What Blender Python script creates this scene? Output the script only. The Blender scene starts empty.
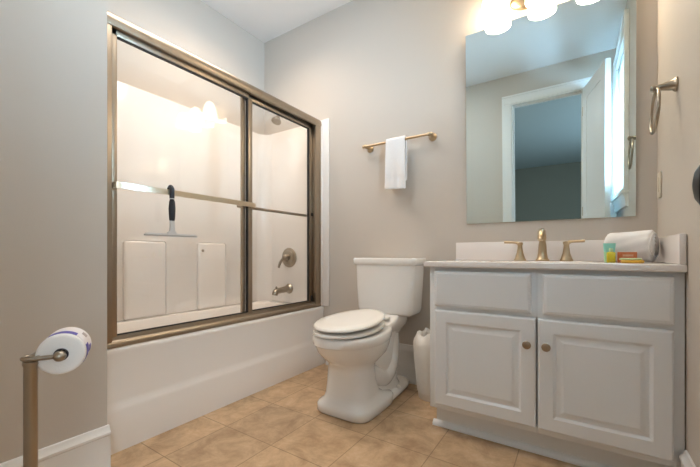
import bpy, bmesh, math, random
from mathutils import Vector, Matrix
random.seed(4)
PI = math.pi
SC = bpy.context.scene
COL = SC.collection

# ------------------------------------------------------------------ camera, light, exposure
cam_data = bpy.data.cameras.new('camera'); cam = bpy.data.objects.new('camera', cam_data); COL.objects.link(cam)
cam_data.sensor_width = 36.0
cam_data.lens = 345.7/700*36
cam_data.shift_y = (254-233.5)/700
cam_data.clip_start = 0.01
cam.location = (0, 0, 0.86)
cam.rotation_euler = (math.radians(90), 0, math.radians(33.5))
SC.camera = cam
SC.view_settings.view_transform = 'Standard'
SC.view_settings.look = 'None'
SC.view_settings.exposure = 1.0
SC.view_settings.gamma = 1.0
SC.view_settings.use_curve_mapping = False

w = bpy.data.worlds.new('sky'); SC.world = w; w.use_nodes = True
bgn = w.node_tree.nodes['Background']
bgn.inputs[0].default_value = (0.62, 0.80, 1.0, 1); bgn.inputs[1].default_value = 2.2

def area(name, loc, rot, sx, sy, power, color, spread=PI):
    l = bpy.data.lights.new(name, 'AREA'); l.shape = 'RECTANGLE'; l.size = sx; l.size_y = sy
    l.energy = power; l.color = color; l.spread = spread
    o = bpy.data.objects.new(name, l); COL.objects.link(o); o.location = loc; o.rotation_euler = rot
    return o
# daylight entering the bathroom's own window (in the right wall)
area('window_daylight', (0.80, 0.525, 1.45), (0, math.radians(118), 0), 1.3, 1.2, 235, (0.50, 0.77, 1.0))
# added fill under the ceiling beside the tub, no lamp is known there
area('room_fill', (-1.30, 1.00, 2.74), (0, 0, 0), 0.34, 0.6, 6, (1.0, 0.93, 0.85))
# the recessed lamp in the ceiling over the tub
area('tub_ceiling_lamp', (-1.82, 1.50, 2.745), (0, 0, 0), 0.45, 0.60, 4.0, (1.0, 0.80, 0.63), math.radians(120))
# added cool daylight fill at the far room's side wall; no window there
area('far_room_cool_fill', (1.95, -2.2, 1.55), (0, math.radians(90), 0), 1.6, 2.6, 46, (0.66, 0.84, 1.0))
# added fill near that room's ceiling, reaching through the doorway; no fixture known
area('far_room_top_fill', (-1.7, -0.9, 2.70), (0, 0, 0), 0.7, 0.7, 20, (1.0, 0.95, 0.9))

LAMP_COL = (1.0, 0.80, 0.56)

# ------------------------------------------------------------------ materials
def lin(c):
    return tuple(((v/255)/12.92 if v/255 <= 0.04045 else ((v/255+0.055)/1.055)**2.4) for v in c)
def mat(name, col, rough=0.5, metal=0.0, spec=0.5, bump=0.0, bscale=200.0, var=0.0, vscale=6.0, coat=0.0, trans=0.0, sss=0.0, aniso=None):
    m = bpy.data.materials.new(name); m.use_nodes = True
    nt = m.node_tree; b = nt.nodes['Principled BSDF']
    b.inputs['Base Color'].default_value = (*col, 1); b.inputs['Roughness'].default_value = rough
    b.inputs['Metallic'].default_value = metal; b.inputs['Specular IOR Level'].default_value = spec
    b.inputs['Coat Weight'].default_value = coat; b.inputs['Transmission Weight'].default_value = trans
    if sss: b.inputs['Subsurface Weight'].default_value = sss; b.inputs['Subsurface Radius'].default_value = (.01, .01, .01)
    tc = nt.nodes.new('ShaderNodeTexCoord')
    if var:
        n = nt.nodes.new('ShaderNodeTexNoise'); n.inputs['Scale'].default_value = vscale; n.inputs['Detail'].default_value = 4
        nt.links.new(tc.outputs['Object'], n.inputs['Vector'])
        r = nt.nodes.new('ShaderNodeMapRange'); r.inputs['To Min'].default_value = 1-var; r.inputs['To Max'].default_value = 1+var
        nt.links.new(n.outputs['Fac'], r.inputs['Value'])
        h = nt.nodes.new('ShaderNodeVectorMath'); h.operation = 'SCALE'; h.inputs[0].default_value = col
        nt.links.new(r.outputs['Result'], h.inputs['Scale']); nt.links.new(h.outputs['Vector'], b.inputs['Base Color'])
    if bump:
        n2 = nt.nodes.new('ShaderNodeTexNoise'); n2.inputs['Scale'].default_value = bscale; n2.inputs['Detail'].default_value = 3
        nt.links.new(tc.outputs['Object'], n2.inputs['Vector'])
        bp = nt.nodes.new('ShaderNodeBump'); bp.inputs['Strength'].default_value = bump; bp.inputs['Distance'].default_value = 0.002
        nt.links.new(n2.outputs['Fac'], bp.inputs['Height']); nt.links.new(bp.outputs['Normal'], b.inputs['Normal'])
    return m
M = {}
M['wall'] = mat('greige_paint', (0.59, 0.540, 0.485), 0.6, spec=0.3, bump=0.12, bscale=260, var=0.012, vscale=3)
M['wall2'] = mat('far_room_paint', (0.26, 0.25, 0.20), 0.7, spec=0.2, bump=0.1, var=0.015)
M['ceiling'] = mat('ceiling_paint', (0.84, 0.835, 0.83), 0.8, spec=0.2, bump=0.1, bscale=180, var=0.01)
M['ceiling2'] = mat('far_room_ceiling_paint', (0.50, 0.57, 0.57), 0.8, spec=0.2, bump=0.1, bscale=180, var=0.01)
M['trim'] = mat('white_trim_paint', (0.82, 0.81, 0.79), 0.35, bump=0.03, bscale=60, var=0.01)
M['cab'] = mat('white_cabinet_paint', (0.83, 0.86, 0.89), 0.38, bump=0.03, bscale=90, var=0.012)
M['door'] = mat('white_door_paint', (0.80, 0.80, 0.79), 0.4, bump=0.03, bscale=90, var=0.01)
M['acrylic'] = mat('white_acrylic', (0.90, 0.86, 0.82), 0.16, spec=0.5, bump=0.015, bscale=12, var=0.008, coat=0.2)
M['porcelain'] = mat('white_porcelain', (0.88, 0.87, 0.85), 0.09, spec=0.6, var=0.006, coat=0.5)
M['seatplastic'] = mat('white_seat_plastic', (0.89, 0.87, 0.83), 0.2, var=0.006)
M['marble'] = mat('cultured_marble', (0.83, 0.79, 0.77), 0.16, var=0.035, vscale=9, coat=0.3)
M['bronze'] = mat('brushed_bronze', (0.37, 0.305, 0.235), 0.36, metal=1.0, bump=0.015, bscale=500, var=0.04, vscale=30)
M['nickel'] = mat('brushed_nickel', (0.37, 0.325, 0.265), 0.30, metal=1.0, bump=0.05, bscale=500, var=0.04, vscale=30)
M['faucet'] = mat('champagne_bronze', (0.50, 0.385, 0.25), 0.30, metal=1.0, bump=0.04, bscale=500, var=0.04, vscale=30)
M['bright'] = mat('satin_rail_metal', (0.72, 0.62, 0.47), 0.28, metal=1.0, bump=0.05, bscale=600, var=0.03, vscale=25)
M['dark'] = mat('dark_gasket_and_gap_shade', (0.02, 0.018, 0.016), 0.6, var=0.05)
M['black'] = mat('black_knob_metal', (0.006, 0.006, 0.007), 0.35, spec=0.5, var=0.05)
M['rubber'] = mat('navy_black_grip', (0.022, 0.026, 0.036), 0.55, bump=0.1, bscale=300, var=0.05)
M['plasticgrey'] = mat('pale_grey_plastic', (0.60, 0.60, 0.60), 0.35, var=0.02)
M['towel'] = mat('white_terry', (0.86, 0.855, 0.86), 0.95, spec=0.1, bump=0.9, bscale=420, var=0.02, vscale=60)
M['paper'] = mat('tissue_paper', (0.88, 0.86, 0.83), 0.95, spec=0.1, bump=0.4, bscale=250, var=0.02, vscale=40)
M['wrap'] = mat('printed_wrap_paper', (0.80, 0.76, 0.76), 0.6, bump=0.15, bscale=120, var=0.03, vscale=30)
M['blue'] = mat('violet_print', (0.10, 0.09, 0.42), 0.6, var=0.05)
M['greyprint'] = mat('grey_print', (0.42, 0.36, 0.34), 0.6, var=0.05)
M['card'] = mat('cardboard_core', (0.10, 0.09, 0.10), 0.9, var=0.1)
M['bin'] = mat('cream_plastic', (0.84, 0.81, 0.76), 0.4, var=0.02)
M['liner'] = mat('translucent_bin_liner', (0.84, 0.82, 0.78), 0.35, bump=0.5, bscale=40, var=0.05, vscale=30)
M['teal'] = mat('teal_label', (0.27, 0.66, 0.56), 0.35, var=0.06, vscale=60)
M['mint'] = mat('green_liquid', (0.42, 0.68, 0.40), 0.25, var=0.06, vscale=60)
M['yellow'] = mat('yellow_liquid', (0.62, 0.50, 0.03), 0.2, var=0.06, vscale=60)
M['orange'] = mat('orange_carton', (0.62, 0.19, 0.07), 0.5, var=0.25, vscale=120)
M['orangepale'] = mat('pale_orange_band', (0.75, 0.45, 0.30), 0.5, var=0.15, vscale=120)
M['lime'] = mat('pale_green_wrapper', (0.52, 0.70, 0.42), 0.4, var=0.1, vscale=120)
M['amber'] = mat('amber_wrapper', (0.72, 0.42, 0.04), 0.4, var=0.1, vscale=120)
M['plate'] = mat('ivory_plate', (0.70, 0.64, 0.54), 0.35, var=0.01)
M['blind'] = mat('white_blind', (0.55, 0.58, 0.58), 0.5, var=0.01)

def mirror_mat():
    m = bpy.data.materials.new('silvered_mirror'); m.use_nodes = True
    b = m.node_tree.nodes['Principled BSDF']
    b.inputs['Base Color'].default_value = (0.74, 0.88, 0.92, 1); b.inputs['Metallic'].default_value = 1; b.inputs['Roughness'].default_value = 0.0
    return m
M['mirror'] = mirror_mat()
def glass_mat(name, tint, refl):
    # thin pane: mostly clear, with a Fresnel reflection
    m = bpy.data.materials.new(name); m.use_nodes = True; nt = m.node_tree
    nt.nodes.remove(nt.nodes['Principled BSDF']); out = nt.nodes['Material Output']
    tr = nt.nodes.new('ShaderNodeBsdfTransparent'); tr.inputs[0].default_value = (*tint, 1)
    gl = nt.nodes.new('ShaderNodeBsdfGlossy'); gl.inputs['Roughness'].default_value = 0.0
    lw = nt.nodes.new('ShaderNodeLayerWeight'); lw.inputs['Blend'].default_value = 0.5
    pw = nt.nodes.new('ShaderNodeMath'); pw.operation = 'POWER'; pw.inputs[1].default_value = 5.0
    nt.links.new(lw.outputs['Facing'], pw.inputs[0])
    f0 = ((refl-1)/(refl+1))**2
    fr = nt.nodes.new('ShaderNodeMapRange'); fr.inputs['To Min'].default_value = f0; fr.inputs['To Max'].default_value = 1.0
    nt.links.new(pw.outputs[0], fr.inputs['Value'])
    mx = nt.nodes.new('ShaderNodeMixShader')
    nt.links.new(fr.outputs[0], mx.inputs[0]); nt.links.new(tr.outputs[0], mx.inputs[1]); nt.links.new(gl.outputs[0], mx.inputs[2])
    nt.links.new(mx.outputs[0], out.inputs[0])
    return m
M['glass'] = glass_mat('clear_shower_glass', (0.985, 0.98, 0.97), 1.5)
M['winglass'] = glass_mat('window_glass', (0.97, 0.99, 1.0), 1.45)
def emit_mat(name, col, s):
    m = bpy.data.materials.new(name); m.use_nodes = True; nt = m.node_tree
    nt.nodes.remove(nt.nodes['Principled BSDF'])
    e = nt.nodes.new('ShaderNodeEmission'); e.inputs[0].default_value = (*col, 1); e.inputs[1].default_value = s
    nt.links.new(e.outputs[0], nt.nodes['Material Output'].inputs[0])
    return m
M['shade'] = emit_mat('lit_frosted_shade', (1.0, 0.80, 0.565), 8.5)
M['bulb'] = emit_mat('lit_bulb', (1.0, 0.80, 0.565), 60.0)

def floor_mat():
    m = bpy.data.materials.new('tan_marbled_tile'); m.use_nodes = True; nt = m.node_tree; b = nt.nodes['Principled BSDF']
    tc = nt.nodes.new('ShaderNodeTexCoord')
    mp = nt.nodes.new('ShaderNodeMapping'); mp.inputs['Location'].default_value = (0.843, -1.10, 0)
    nt.links.new(tc.outputs['Object'], mp.inputs['Vector'])
    n1 = nt.nodes.new('ShaderNodeTexNoise'); n1.inputs['Scale'].default_value = 7.5; n1.inputs['Detail'].default_value = 10; n1.inputs['Roughness'].default_value = 0.70; n1.inputs['Distortion'].default_value = 0.35
    nt.links.new(tc.outputs['Object'], n1.inputs['Vector'])
    cr = nt.nodes.new('ShaderNodeValToRGB')
    e = cr.color_ramp.elements
    e[0].position = 0.36; e[0].color = (0.40, 0.26, 0.15, 1)
    e[1].position = 0.66; e[1].color = (0.68, 0.50, 0.33, 1)
    k = e.new(0.47); k.color = (0.51, 0.345, 0.205, 1)
    k = e.new(0.56); k.color = (0.60, 0.415, 0.25, 1)
    nt.links.new(n1.outputs['Fac'], cr.inputs['Fac'])
    br = nt.nodes.new('ShaderNodeTexBrick'); br.offset = 0.0; br.squash = 1.0
    br.inputs['Color1'].default_value = (0.93, 0.93, 0.93, 1); br.inputs['Color2'].default_value = (1.06, 1.05, 1.03, 1); br.inputs['Mortar'].default_value = (0.55, 0.52, 0.48, 1)
    br.inputs['Scale'].default_value = 1.0; br.inputs['Mortar Size'].default_value = 0.0022; br.inputs['Mortar Smooth'].default_value = 0.2
    br.inputs['Brick Width'].default_value = 0.312; br.inputs['Row Height'].default_value = 0.312
    nt.links.new(mp.outputs['Vector'], br.inputs['Vector'])
    mx = nt.nodes.new('ShaderNodeMix'); mx.data_type = 'RGBA'; mx.blend_type = 'MULTIPLY'; mx.inputs['Factor'].default_value = 1
    nt.links.new(cr.outputs['Color'], mx.inputs['A']); nt.links.new(br.outputs['Color'], mx.inputs['B'])
    nt.links.new(mx.outputs['Result'], b.inputs['Base Color'])
    b.inputs['Roughness'].default_value = 0.42
    bp = nt.nodes.new('ShaderNodeBump'); bp.inputs['Strength'].default_value = 0.4; bp.inputs['Distance'].default_value = 0.002
    nt.links.new(br.outputs['Fac'], bp.inputs['Height']); bp.invert = True
    nt.links.new(bp.outputs['Normal'], b.inputs['Normal'])
    return m
M['floor'] = floor_mat()
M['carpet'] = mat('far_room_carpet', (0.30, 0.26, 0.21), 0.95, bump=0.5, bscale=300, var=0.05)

# ------------------------------------------------------------------ mesh helpers (all in world metres)
ORG = {}
def nb(): return bmesh.new()
def box(bm, x0, x1, y0, y1, z0, z1, bev=0.0, seg=2):
    r = bmesh.ops.create_cube(bm, size=1.0)
    vs = r['verts']
    for v in vs:
        v.co = Vector(((x0+x1)/2 + v.co.x*(x1-x0), (y0+y1)/2 + v.co.y*(y1-y0), (z0+z1)/2 + v.co.z*(z1-z0)))
    if bev:
        es = list({e for v in vs for e in v.link_edges})
        bmesh.ops.bevel(bm, geom=es, offset=bev, segments=seg, profile=0.5, affect='EDGES')
    return bm
def loft(bm, rings, cap0=True, cap1=True, closed=True):
    R = [[bm.verts.new(Vector(p)) for p in ring] for ring in rings]
    n = len(R[0])
    for a, b in zip(R, R[1:]):
        for i in range(n if closed else n-1):
            j = (i+1) % n
            bm.faces.new((a[i], a[j], b[j], b[i]))
    if closed and cap0: bm.faces.new(list(reversed(R[0])))
    if closed and cap1: bm.faces.new(R[-1])
    return R
def frame(axis):
    a = Vector(axis).normalized()
    h = Vector((0, 0, 1)) if abs(a.z) < 0.9 else Vector((1, 0, 0))
    u = a.cross(h).normalized(); v = a.cross(u).normalized()
    return a, u, v
def lathe(bm, prof, base=(0, 0, 0), axis=(0, 0, 1), n=32, cap0=True, cap1=True, sx=1.0, sy=1.0):
    a, u, v = frame(axis); B = Vector(base)
    rings = []
    for r, t in prof:
        rings.append([B + a*t + u*(math.cos(k*2*PI/n)*r*sx) + v*(math.sin(k*2*PI/n)*r*sy) for k in range(n)])
    return loft(bm, rings, cap0, cap1)
def tube(bm, pts, rad, n=14, caps=True, closed=False):
    P = [Vector(p) for p in pts]
    rr = rad if isinstance(rad, (list, tuple)) else [rad]*len(P)
    rings = []; prev = None
    for i, p in enumerate(P):
        if closed: t = (P[(i+1) % len(P)] - P[i-1]).normalized()
        else: t = ((P[min(i+1, len(P)-1)] - P[max(i-1, 0)])).normalized()
        if prev is None:
            _, u, v = frame(t)
        else:
            u = (prev - t*prev.dot(t)).normalized(); v = t.cross(u)
        prev = u
        rings.append([p + u*(math.cos(k*2*PI/n)*rr[i]) + v*(math.sin(k*2*PI/n)*rr[i]) for k in range(n)])
    if closed:
        rings.append(rings[0]); R = [[bm.verts.new(q) for q in ring] for ring in rings[:-1]]
        R.append(R[0])
        for a, b in zip(R, R[1:]):
            for i in range(n): bm.faces.new((a[i], a[(i+1) % n], b[(i+1) % n], b[i]))
    else: loft(bm, rings, caps, caps)
def curve(pts, n=8):
    # Catmull-Rom through the points
    P = [Vector(p) for p in pts]; out = []
    for i in range(len(P)-1):
        p0 = P[max(i-1, 0)]; p1 = P[i]; p2 = P[i+1]; p3 = P[min(i+2, len(P)-1)]
        for k in range(n):
            t = k/n
            out.append(0.5*((2*p1) + (p2-p0)*t + (2*p0-5*p1+4*p2-p3)*t*t + (3*p1-p0-3*p2+p3)*t**3))
    out.append(P[-1]); return out
def sphere(bm, c, r, s=(1, 1, 1), n=20):
    m = Matrix.Translation(Vector(c)) @ Matrix.Diagonal((r*s[0], r*s[1], r*s[2], 1))
    bmesh.ops.create_uvsphere(bm, u_segments=n, v_segments=n//2+2, radius=1.0, matrix=m)
def extrude_y(bm, prof, y0, y1):     # closed (x,z) outline swept along Y
    loft(bm, [[(x, y0, z) for x, z in prof], [(x, y1, z) for x, z in prof]])
def extrude_x(bm, prof, x0, x1):     # closed (y,z) outline swept along X
    loft(bm, [[(x0, y, z) for y, z in prof], [(x1, y, z) for y, z in prof]])
def sgnpow(c, e): return math.copysign(abs(c)**e, c)
def superring(cx, cy, hx, hy, z, n=40, e=1.0, hyb=None):
    out = []
    for k in range(n):
        a = 2*PI*k/n
        c, s = math.cos(a), math.sin(a)
        h = hy if s < 0 or hyb is None else hyb
        out.append((cx + hx*sgnpow(c, e), cy + h*sgnpow(s, e), z))
    return out
def smooth_all(bm, ang=38):
    for f in bm.faces: f.smooth = True
    for e in bm.edges:
        if len(e.link_faces) == 2 and e.calc_face_angle(0) > math.radians(ang): e.smooth = False
def obj(name, bm, m, parent=None, ang=38, sub=0, origin=None):
    bmesh.ops.recalc_face_normals(bm, faces=bm.faces)
    smooth_all(bm, ang)
    if parent is not None: off = ORG[parent.name]
    else:
        if origin is None:
            xs = [v.co.x for v in bm.verts]; ys = [v.co.y for v in bm.verts]; zs = [v.co.z for v in bm.verts]
            origin = ((min(xs)+max(xs))/2, (min(ys)+max(ys))/2, min(zs))
        off = Vector(origin)
    bmesh.ops.translate(bm, verts=bm.verts, vec=-off)
    me = bpy.data.meshes.new(name); bm.to_mesh(me); bm.free()
    ms = m if isinstance(m, (list, tuple)) else [m]
    for q in ms: me.materials.append(q)
    o = bpy.data.objects.new(name, me); COL.objects.link(o)
    if parent is not None: o.parent = parent
    else: o.location = off
    ORG[o.name] = off
    if sub:
        md = o.modifiers.new('sub', 'SUBSURF'); md.levels = sub; md.render_levels = sub
    return o
def tag(o, label, cat, group=None):
    o['label'] = label; o['category'] = cat
    if group: o['group'] = group
    return o
def thing(name, label, cat, loc, group=None):
    o = bpy.data.objects.new(name, None); COL.objects.link(o); o.location = loc; o.empty_display_size = 0.05
    ORG[o.name] = Vector(loc)
    return tag(o, label, cat, group)
def struct(name, bm, m, parent=None, ang=38):
    o = obj(name, bm, m, parent, ang, origin=None if parent else (0, 0, 0))
    if parent is None: o['kind'] = 'structure'
    return o

# ------------------------------------------------------------------ the room
YB = 2.16; XR = 0.309; XL = -1.548; XA = -2.35; ZC = 2.75; YF = 0.03; YW = 0.607
FX0, FX1, FY0 = -3.0, 2.0, -5.9          # the room beyond the doorway
bm = nb(); box(bm, XA-0.1, XR+0.12, YF-0.06, YB+0.1, -0.1, 0); struct('floor', bm, M['floor'])
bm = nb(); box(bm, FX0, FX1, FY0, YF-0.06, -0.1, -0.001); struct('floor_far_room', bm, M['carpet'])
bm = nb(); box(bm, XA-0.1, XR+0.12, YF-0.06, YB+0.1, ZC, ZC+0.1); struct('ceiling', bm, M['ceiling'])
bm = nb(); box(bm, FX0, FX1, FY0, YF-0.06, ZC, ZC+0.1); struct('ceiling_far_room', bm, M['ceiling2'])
bm = nb(); box(bm, XA-0.1, XR+0.12, YB, YB+0.1, 0, ZC); struct('wall_back', bm, M['wall'])
bm = nb(); box(bm, XA-0.1, XL, YF, YW, 0, ZC); struct('wall_left', bm, M['wall'])
bm = nb(); box(bm, XA-0.1, XA, YW, YB, 0, ZC); struct('wall_alcove', bm, M['wall'])
WY0, WY1, WZ0, WZ1 = 0.15, 0.90, 1.30, 2.50      # window opening in the right wall
bm = nb()
box(bm, XR, XR+0.12, YF-0.06, WY0, 0, ZC); box(bm, XR, XR+0.12, WY1, YB, 0, ZC)
box(bm, XR, XR+0.12, WY0, WY1, 0, WZ0); box(bm, XR, XR+0.12, WY0, WY1, WZ1, ZC)
struct('wall_right', bm, M['wall'])
DX0, DX1, DZ = -0.635, 0.035, 2.44               # doorway opening in the front wall
bm = nb()
box(bm, XL-0.02, DX0, YF-0.12, YF, 0, ZC); box(bm, DX1, XR, YF-0.12, YF, 0, ZC); box(bm, DX0, DX1, YF-0.12, YF, DZ, ZC)
struct('wall_front', bm, M['wall'])
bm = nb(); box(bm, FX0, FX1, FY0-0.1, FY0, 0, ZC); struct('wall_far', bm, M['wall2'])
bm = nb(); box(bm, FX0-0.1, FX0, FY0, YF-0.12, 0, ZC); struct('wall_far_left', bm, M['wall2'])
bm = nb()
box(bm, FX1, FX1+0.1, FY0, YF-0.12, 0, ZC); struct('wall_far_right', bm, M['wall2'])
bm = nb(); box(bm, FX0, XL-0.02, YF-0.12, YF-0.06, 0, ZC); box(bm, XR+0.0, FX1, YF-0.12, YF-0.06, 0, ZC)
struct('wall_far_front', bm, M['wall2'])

# baseboards: flat board, stepped cap and shoe moulding
def base_prof(s):
    return [(0, 0), (0.026*s, 0), (0.026*s, 0.012), (0.018*s, 0.026), (0.016*s, 0.03), (0.016*s, 0.150), (0.020*s, 0.155), (0.020*s, 0.164), (0.012*s, 0.172), (0.007*s, 0.186), (0, 0.188)]
bm = nb(); extrude_y(bm, [(XL+x, z) for x, z in base_prof(1)], YF+0.02, YW+0.006); struct('baseboard_left', bm, M['trim'])
bm = nb(); extrude_x(bm, [(YB-x, z) for x, z in [(q*1.0, z*1.33) for q, z in base_prof(1)]], -1.64, -0.61); struct('baseboard_back', bm, M['trim'])
bm = nb(); extrude_y(bm, [(XR-x, z) for x, z in base_prof(1)], 0.12, 1.625); struct('baseboard_right', bm, M['trim'])

# doorway casing, jamb lining and stop
bm = nb()
cw, ct = 0.085, 0.018
for x0, x1, xo in ((DX0-cw, DX0+0.004, DX0-cw-0.003), (DX1-0.004, DX1+cw, DX1+cw-0.019)):
    box(bm, x0, x1, YF, YF+ct*0.7, 0, DZ-0.0045, 0.003)
    box(bm, xo, xo+0.022, YF-0.001, YF+ct, 0, DZ+cw-0.0195, 0.003)
box(bm, DX0-cw, DX1+cw, YF, YF+ct*0.7, DZ-0.004, DZ+cw, 0.003)
box(bm, DX0-cw-0.003, DX1+cw+0.003, YF-0.001, YF+ct+0.0005, DZ+cw-0.019, DZ+cw+0.003, 0.003)
struct('trim_1', bm, M['trim'])
bm = nb()
box(bm, DX0, DX0+0.014, YF-0.12, YF, 0, DZ); box(bm, DX1-0.014, DX1, YF-0.12, YF, 0, DZ); box(bm, DX0+0.0145, DX1-0.0145, YF-0.12, YF, DZ-0.014, DZ)
box(bm, DX0+0.014, DX0+0.026, YF-0.10, YF-0.06, 0, DZ-0.014); box(bm, DX0+0.0265, DX1-0.0145, YF-0.10, YF-0.06, DZ-0.026, DZ-0.0145)
struct('trim_2', bm, M['trim'])

# the open door, swung back towards the right wall
DH = Vector((0.034, 0.052)); ang = math.radians(14.0); DW = 0.62
du = Vector((math.sin(ang), math.cos(ang))); dn = Vector((-math.cos(ang), math.sin(ang)))
def dpt(s, n, z):
    q = DH + du*s + dn*n
    return Vector((q.x, q.y, z))
def dbox(bm, s0, s1, n0, n1, z0, z1, inset=0.0):
    # box in the door's own axes; with inset the +n face is smaller (a raised field)
    A = [dpt(s, n0, z) for s, z in ((s0, z0), (s1, z0), (s1, z1), (s0, z1))]
    B = [dpt(s, n1, z) for s, z in ((s0+inset, z0+inset), (s1-inset, z0+inset), (s1-inset, z1-inset), (s0+inset, z1-inset))]
    loft(bm, [A, B])
bm = nb()
dbox(bm, 0, DW, -0.040, -0.004, 0.012, 2.425)
for z0, z1 in ((0.02, 0.22), (1.02, 1.16), (2.30, 2.42)):
    dbox(bm, 0, DW, -0.004, 0.0, z0, z1)
for s0, s1 in ((0.0, 0.11), (DW-0.11, DW)):
    dbox(bm, s0, s1, -0.004, 0.0005, 0.012, 2.425)
for z0, z1 in ((0.25, 0.99), (1.19, 2.27)):
    dbox(bm, 0.125, DW-0.125, -0.004, 0.0, z0, z1, 0.03)
dr = struct('door_1', bm, M['door'])
for s in (1, -1):
    bm = nb()
    kb = dpt(DW-0.05, 0 if s > 0 else -0.04, 0.948); ax = Vector((dn.x, dn.y, 0))*s
    lathe(bm, [(0.030, 0), (0.030, 0.004), (0.026, 0.007), (0.011, 0.010), (0.010, 0.018), (0.018, 0.023), (0.026, 0.030), (0.0285, 0.037), (0.026, 0.044), (0.017, 0.049), (0.004, 0.051)], kb, ax, 28)
    k = obj('door_knob', bm, M['black'], dr); k['label'] = 'black door knob'
for z in (0.25, 1.2, 2.2):
    bm = nb(); tube(bm, [dpt(-0.004, -0.002, z-0.045), dpt(-0.004, -0.002, z+0.045)], 0.006)
    obj('hinge', bm, M['nickel'], dr)

# window in the right wall: frame, panes, casing, sill
bm = nb()
box(bm, XR+0.06, XR+0.10, WY0, WY0+0.04, WZ0, WZ1); box(bm, XR+0.06, XR+0.10, WY1-0.04, WY1, WZ0, WZ1)
box(bm, XR+0.06, XR+0.10, WY0, WY1, WZ0, WZ0+0.05); box(bm, XR+0.06, XR+0.10, WY0, WY1, WZ1-0.04, WZ1)
box(bm, XR+0.055, XR+0.095, WY0, WY1, 1.88, 1.92)
wn = struct('window_1', bm, M['trim'])
bm = nb(); box(bm, XR+0.078, XR+0.082, WY0+0.03, WY1-0.03, WZ0+0.03, WZ1-0.03); obj('glass_pane', bm, M['winglass'], wn)
bm = nb()
cz = 0.10
box(bm, XR-0.022, XR-0.0003, WY1, WY1+cz, WZ0-0.007, WZ1-0.0005, 0.003); box(bm, XR-0.022, XR-0.0003, WY0-cz, WY0, WZ0-0.007, WZ1-0.0005, 0.003)
box(bm, XR-0.022, XR-0.0003, WY0-cz, WY1+cz, WZ1, WZ1+cz, 0.003)
box(bm, XR-0.031, XR-0.0006, WY1+cz-0.026, WY1+cz+0.004, WZ0-0.007, WZ1+cz-0.027, 0.003)
box(bm, XR-0.031, XR-0.0006, WY0-cz-0.004, WY0-cz+0.026, WZ0-0.007, WZ1+cz-0.027, 0.003)
box(bm, XR-0.032, XR-0.0006, WY0-cz-0.004, WY1+cz+0.004, WZ1+cz-0.026, WZ1+cz+0.004, 0.003)
obj('window_casing', bm, M['trim'], wn)
bm = nb()
box(bm, XR-0.045, XR+0.06, WY0-cz+0.002, WY1+cz+0.014, WZ0-0.035, WZ0-0.008, 0.006)
extrude_y(bm, [(XR, 1.265), (XR-0.034, 1.265), (XR-0.030, 1.245), (XR-0.022, 1.235), (XR-0.018, 1.17), (XR, 1.165)], WY0-cz, WY1+cz)
obj('window_sill', bm, M['trim'], wn)
bt = thing('window_blind', 'white slatted blind hanging in the window seen in the mirror', 'blind', (XR+0.03, (WY0+WY1)/2, WZ0+0.02))
bm = nb()
for k in range(52):
    z = WZ0+0.035 + k*(WZ1-WZ0-0.09)/51
    A = [(XR+0.008, z+0.005), (XR+0.008, z+0.0035), (XR+0.045, z-0.0065), (XR+0.045, z-0.005)]
    extrude_y(bm, A, WY0+0.008, WY1-0.008)
sl = obj('slats', bm, M['blind'], bt)
bm = nb(); box(bm, XR+0.004, XR+0.05, WY0+0.004, WY1-0.004, WZ1-0.045, WZ1-0.002, 0.003); obj('head_rail', bm, M['blind'], bt)
bm = nb(); box(bm, XR+0.010, XR+0.045, WY0+0.008, WY1-0.008, WZ0+0.006, WZ0+0.024, 0.003); obj('bottom_rail', bm, M['blind'], bt)
bm = nb(); tube(bm, [(XR+0.006, WY1-0.06, WZ1-0.05), (XR+0.006, WY1-0.06, 1.75)], 0.003, 8); obj('wand', bm, M['blind'], bt)

# ------------------------------------------------------------------ bathtub
XT = -1.672; TZ = 0.452; TY0, TY1 = YW+0.002, YB-0.002
tb = thing('bathtub', 'white bathtub with a stepped front apron beneath the sliding glass doors', 'bathtub', ((XA+XT)/2, (TY0+TY1)/2, 0))
prof = [(XT-0.10, 0.0), (XT+0.004, 0.0), (XT+0.004, 0.172), (XT+0.001, 0.188), (XT-0.005, 0.204), (XT-0.007, 0.222), (XT-0.008, 0.40), (XT-0.004, 0.425), (XT-0.003, 0.440), (XT-0.008, 0.449), (XT-0.018, TZ), (XT-0.10, TZ)]
bm = nb(); extrude_y(bm, prof, TY0, TY1); obj('apron', bm, M['acrylic'], tb, 50)
bm = nb()
cx, cy = (XA+XT)/2-0.005, (TY0+TY1)/2
hx, hy = (XT-XA)/2-0.006, (TY1-TY0)/2
def trect(sx, sy, z, e, n=64): return superring(cx, cy, sx, sy, z, n, e)
loft(bm, [trect(hx, hy, 0.30, 0.12), trect(hx, hy, TZ, 0.12), trect(hx-0.075, hy-0.09, TZ, 0.35), trect(hx-0.085, hy-0.10, TZ-0.012, 0.36), trect(hx-0.11, hy-0.13, 0.25, 0.4), trect(hx-0.14, hy-0.17, 0.12, 0.45), trect(hx-0.19, hy-0.24, 0.09, 0.5)], cap0=False)
obj('basin', bm, M['acrylic'], tb, 45)

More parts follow.
